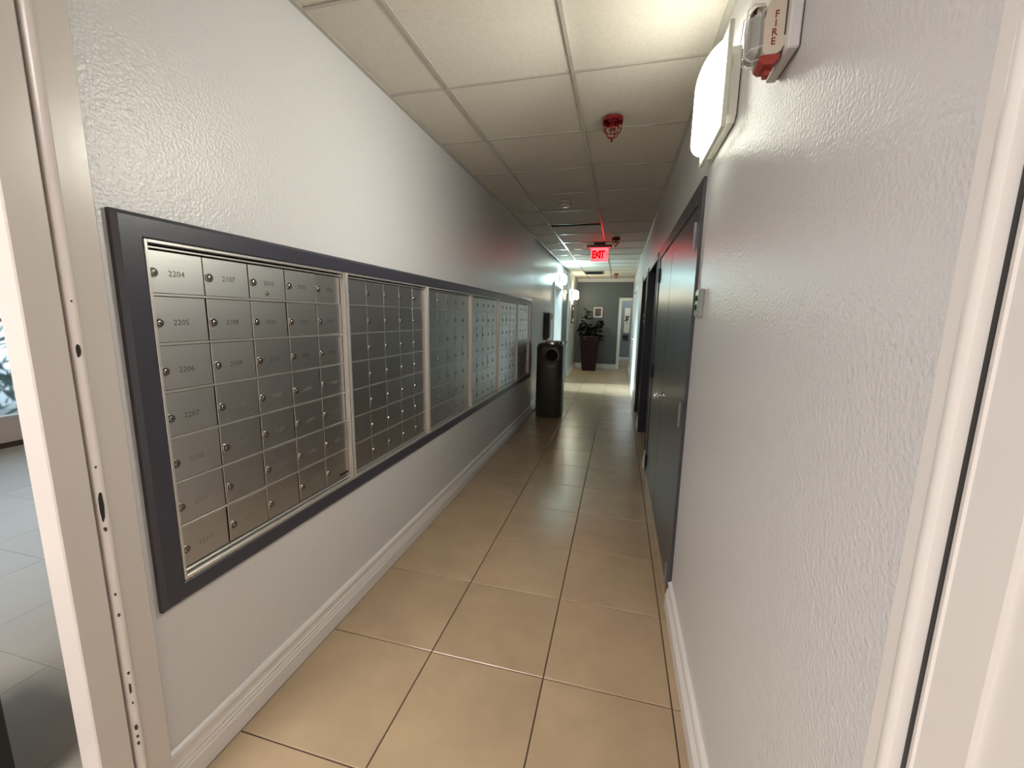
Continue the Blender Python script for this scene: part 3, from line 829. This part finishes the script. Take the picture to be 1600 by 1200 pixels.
# ------------------------------------------------------------------ exit sign
ex = thing('exit_sign', 'glowing red EXIT sign hanging from a grey bar on the ceiling', 'exit sign', (.36, 5.5, ZC))
obj('canopy', MB().box(.275, .435, 5.42, 5.58, ZC - .026, ZC - .003, bev=.003), 'black', ex)
obj('housing', MB().box(.170, .535, 5.455, 5.545, 2.462, 2.505, bev=.004), 'exit_bar', ex)
pn = obj('edge_lit_panel', MB().box(.232, .482, 5.495, 5.503, 2.268, 2.462, bev=.001), 'exit_panel', ex)
for i, (ch, dx) in enumerate((('E', -.079), ('X', -.028), ('I', .012), ('T', .048))):
    obj('letter', text_mb(ch, .150, at((.352 + dx, 5.4935, 2.362), FACE_NY) @ Matrix.Scale(.78, 4, (1, 0, 0)), .001, .007), 'exit_text', pn, loc=wloc(pn))
m = MB(); m.add([(.452, 5.4935, 2.33), (.470, 5.4935, 2.362), (.452, 5.4935, 2.394), (.460, 5.4935, 2.394), (.478, 5.4935, 2.362), (.460, 5.4935, 2.33)], [(0, 1, 4, 5), (1, 2, 3, 4)])
obj('chevron', m, 'exit_text', pn)
m = MB(); m.box(.19, .515, 5.47, 5.492, 2.459, 2.462); obj('lamp_strip', m, 'exit_glow', ex)

# ------------------------------------------------------------------ trash bin
bx, by = -.235, 4.96
tb = thing('trash_bin', 'dark brown metal trash bin with round front opening and chrome rimmed top', 'trash bin', (bx, by, 0))
R_, H_ = .198, 1.06
hang = math.radians(-90 + 14)
m = MB(); seg = 48; v = []; fs = []
zs = [0.02, .045, .06, .55, .80, .82] + [.895 + .07 * math.sin(math.radians(a)) for a in (-60, -30, 0, 30, 60)] + [.985, 1.0, 1.04, H_]
def sup(a, r):  # softly squared cylinder
    n = 3.2; c, s = abs(math.cos(a)), abs(math.sin(a)); k = (c ** n + s ** n) ** (-1 / n); return (r * k * math.cos(a), r * k * math.sin(a))
prof = [(R_ - .012, 0), (R_ - .004, .012), (R_ - .004, .05), (R_, .055), (R_, 1.0), (R_ - .006, 1.035), (R_ - .03, H_), (.165, H_ + .002), (0, H_ + .002)]
for r, z in prof:
    for k in range(seg):
        x, y = sup(2 * math.pi * k / seg, r); v.append((bx + x, by + y, z))
for i in range(len(prof) - 1):
    for k in range(seg):
        k2 = (k + 1) % seg; fs.append((i * seg + k, i * seg + k2, (i + 1) * seg + k2, (i + 1) * seg + k))
m.add(v, fs); obj('body', m, 'bin', tb, smooth=True, sharp=50)
fy = by - R_
dirm = Matrix.Rotation(math.radians(90), 4, 'X')
hx_, hz_ = bx + .042, .905
m = MB(); m.lathe([(.118, -.01), (.118, .004), (.110, .010), (.090, .012), (.083, .006), (.083, -.02), (.118, -.02)], (hx_, fy, hz_), 32, mtx=dirm); obj('opening_rim', m, 'bin_rim', tb, smooth=True)
m = MB(); m.lathe([(.084, 0), (.084, .002), (.075, .003), (0, .003)], (hx_, fy, hz_), 32, mtx=dirm); obj('round_opening', m, 'strike', tb)
m = MB(); m.lathe([(.160, -.004), (.160, .026), (.152, .034), (.142, .026), (.142, -.004)], (bx + .022, by - .012, H_), 36); obj('ash_tray_rim', m, 'chrome', tb, smooth=True)
m = MB(); m.lathe([(.143, 0), (.143, .006), (.06, .004), (0, .004)], (bx + .022, by - .012, H_), 36); obj('ash_tray', m, 'black', tb)
m = MB(); m.box(hx_ - .05, hx_ + .05, fy - .003, fy + .004, .735, .755, bev=.001); obj('label_plate', m, 'exit_bar', tb)

# ------------------------------------------------------------------ wall things at the far left
rk = thing('wall_dispenser', 'narrow black dispenser with pale top on the left wall above the bin', 'dispenser', (XL2, 6.1, 1.3))
m = MB(); m.prism([(XL2, 1.02), (XL2 + .05, 1.04), (XL2 + .10, 1.10), (XL2 + .10, 1.50), (XL2, 1.50)], 'y', 6.02, 6.16); obj('body', m, 'black', rk)
obj('lid', MB().box(XL2, XL2 + .105, 6.015, 6.165, 1.50, 1.525, bev=.005), 'whiteplastic', rk)
sv = thing('light_switch', 'small dark switch on the left wall before the daylit doorway', 'switch', (XL2, 6.85, 1.45))
obj('plate', MB().box(XL2, XL2 + .008, 6.82, 6.89, 1.39, 1.51, bev=.002), 'exit_bar', sv)
obj('rocker', MB().box(XL2 + .008, XL2 + .015, 6.84, 6.87, 1.43, 1.47, bev=.001), 'black', sv)


def picture(name, label, c, wd, h, face, mt_print, fw=.02):
    t = thing(name, label, 'picture', c)
    m = MB(); mm = MB(); mp = MB()
    if face == 'ny':
        x0, x1, z0, z1, y = c[0] - wd / 2, c[0] + wd / 2, c[2] - h / 2, c[2] + h / 2, c[1]
        m.box(x0, x1, y - .022, y, z0, z0 + fw); m.box(x0, x1, y - .022, y, z1 - fw, z1); m.box(x0, x0 + fw, y - .022, y, z0, z1); m.box(x1 - fw, x1, y - .022, y, z0, z1)
        mm.box(x0 + fw, x1 - fw, y - .012, y - .004, z0 + fw, z1 - fw)
        q = wd * .14; mp.box(x0 + fw + q, x1 - fw - q, y - .0135, y - .012, z0 + fw + q, z1 - fw - q)
        mp2 = [(c[0] - .05, z0 + fw + q), (c[0] + .02, z0 + fw + q), (c[0] + .03, c[2]), (c[0] + .01, c[2] + .06), (c[0] - .02, c[2] + .02)]
    else:
        y0, y1, z0, z1, x = c[1] - wd / 2, c[1] + wd / 2, c[2] - h / 2, c[2] + h / 2, c[0]
        m.box(x, x + .022, y0, y1, z0, z0 + fw); m.box(x, x + .022, y0, y1, z1 - fw, z1); m.box(x, x + .022, y0, y0 + fw, z0, z1); m.box(x, x + .022, y1 - fw, y1, z0, z1)
        mm.box(x + .004, x + .012, y0 + fw, y1 - fw, z0 + fw, z1 - fw)
        q = wd * .14; mp.box(x + .012, x + .0135, y0 + fw + q, y1 - fw - q, z0 + fw + q, z1 - fw - q)
        mp2 = None
    obj('picture_frame', m, 'black', t); obj('mat_board', mm, 'mount', t)
    pr = obj('print', mp, mt_print, t)
    if mp2: obj('print_figure', MB().prism([(a, b) for a, b in mp2], 'y', c[1] - .0142, c[1] - .0134), 'black', pr)
    return t


picture('framed_picture', 'small black framed picture with white mat on the grey end wall', (.098, YE, 1.605), .30, .34, 'ny', 'print')
picture('framed_picture', 'dark framed picture on the left wall under the warm light', (XL3, 10.0, 1.53), .62, .46, 'px', 'print', .03)

# room past the end doorway: tall pale canvas with dark branch, small dark shelf
cv = thing('tall_canvas', 'tall pale canvas with dark blossom shapes seen through the end doorway', 'canvas', (.96, 13.6, 1.35))
obj('canvas_board', MB().box(.86, 1.04, 13.57, 13.6, .95, 1.80, bev=.003), 'canvas', cv)
m = MB(); rnd = random.Random(5)
for i in range(9):
    a, b, r = rnd.uniform(.89, 1.0), rnd.uniform(1.30, 1.55), rnd.uniform(.018, .045)
    m.prism([(a + r * math.cos(t * 1.05) * rnd.uniform(.7, 1.2), b + r * math.sin(t * 1.05) * rnd.uniform(.7, 1.3)) for t in range(6)], 'y', 13.567, 13.5705)
obj('blossom_print', m, 'black', cv)
sh = thing('wall_shelf', 'small dark shelf below the tall canvas', 'shelf', (.93, 13.6, .86))
m = MB(); m.box(.83, 1.03, 13.46, 13.6, .86, .89, bev=.003); obj('board', m, 'black', sh)
m = MB(); m.prism([(13.6, .72), (13.6, .86), (13.48, .86)], 'x', .87, .89); m.prism([(13.6, .72), (13.6, .86), (13.48, .86)], 'x', .97, .99); obj('brackets', m, 'black', sh)
l = bpy.data.lights.new('back_room_lamp', 'POINT'); l.energy = 14; l.color = (.9, .97, 1); l.shadow_soft_size = .15
o = bpy.data.objects.new('back_room_lamp', l); COL.objects.link(o); o.location = (1.0, 12.4, 2.3)

# ------------------------------------------------------------------ potted plant
px, py = -.06, 10.62
pp = thing('potted_plant', 'dark leafy plant in a tall maroon tapered planter by the end wall', 'plant', (px, py, 0))
m = MB()
prof = [(.190, 0), (.215, .0), (.305, .90), (.315, .94), (.305, .955), (.280, .955), (.270, .90), (.225, .86), (0, .86)]
v = []; fs = []; seg = 4; sg = 32
for r, z in prof:
    for k in range(sg):
        a = 2 * math.pi * k / sg + math.pi / 4; n = 6
        c, s = abs(math.cos(a)), abs(math.sin(a)); kf = (c ** n + s ** n) ** (-1 / n)
        v.append((px + r * kf * .86 * math.cos(a), py + r * kf * .86 * math.sin(a), z))
for i in range(len(prof) - 1):
    for k in range(sg):
        k2 = (k + 1) % sg; fs.append((i * sg + k, i * sg + k2, (i + 1) * sg + k2, (i + 1) * sg + k))
fs.append(tuple(range(sg))[::-1])
m.add(v, fs); obj('planter', m, 'pot', pp, smooth=True, sharp=40)
m = MB(); m.lathe([(.19, .862), (.19, .885), (.1, .90), (0, .90)], (px, py, 0), 20); obj('soil', m, 'soil', pp)
rnd = random.Random(11); tips = []
for i in range(19):
    a = rnd.uniform(0, 2 * math.pi); rr = rnd.uniform(.10, .34); hh = rnd.uniform(-.05, .5)
    if i == 0: a, rr, hh = math.pi * .97, .20, .78
    p0 = Vector((px + .05 * math.cos(a), py + .05 * math.sin(a), .88)); p2 = Vector((px + rr * math.cos(a), py + rr * math.sin(a), .92 + hh)); p1 = (p0 + p2) / 2 + Vector((0, 0, .12))
    pts = [p0 * (1 - t) ** 2 + p1 * 2 * t * (1 - t) + p2 * t * t for t in (0, .25, .5, .75, 1)]
    obj('stem', MB().tube(pts, [.007, .006, .005, .004, .003], 6), 'stem', pp); tips.append(pts)
lm = MB()   # one folded leaf along +x
Lf = [(a * 1.05, b * 1.55, c) for a, b, c in [(0, 0, 0), (.05, .022, .006), (.10, .036, .004), (.15, .028, -.012), (.20, 0, -.035), (.15, -.028, -.012), (.10, -.036, .004), (.05, -.022, .006), (.05, 0, 0), (.10, 0, -.006), (.15, 0, -.022)]]
lm.add(Lf, [(0, 8, 1), (0, 7, 8), (1, 8, 9, 2), (8, 7, 6, 9), (2, 9, 10, 3), (9, 6, 5, 10), (3, 10, 4), (10, 5, 4)])
leaf0 = None
for pts in tips:
    for j in range(13):
        t = rnd.uniform(.25, 1); i = min(3, int(t * 4)); p = pts[i].lerp(pts[i + 1], t * 4 - i)
        p = Vector((min(max(p.x, -.27), .26), min(p.y, 10.80), p.z)); loc = (p.x - px, p.y - py, p.z)
        if leaf0 is None: lf_ = obj('leaf', lm, 'leaf', pp, loc=(0, 0, 0), smooth=True, sharp=80); lf_.location = loc; leaf0 = lf_
        else: lf_ = dup(leaf0, pp, loc)
        lf_.rotation_euler = (rnd.uniform(-.6, .6), rnd.uniform(-.5, .8), rnd.uniform(0, 2 * math.pi))
        k = rnd.uniform(.75, 1.05); lf_.scale = (k, k, k)

# black cabinet corner at the far left edge
cb = thing('storage_cabinet', 'black metal cabinet in the lobby at the lower left corner', 'cabinet', (-1.15, -.6, 0))
X0, X1, Y0, Y1 = -1.40, -.90, -.85, -.337
obj('body', MB().box(X0, X1, Y0, Y1, .04, .43, bev=.004), 'black', cb)
for z in (.40,): obj('drawer_front', MB().box(X0 + .01, X1 - .01, Y0 - .012, Y0, z - .36, z - .01, bev=.003), 'black', cb)
obj('plinth', MB().box(X0 + .02, X1 - .02, Y0 + .02, Y1 - .02, 0, .04), 'black', cb)
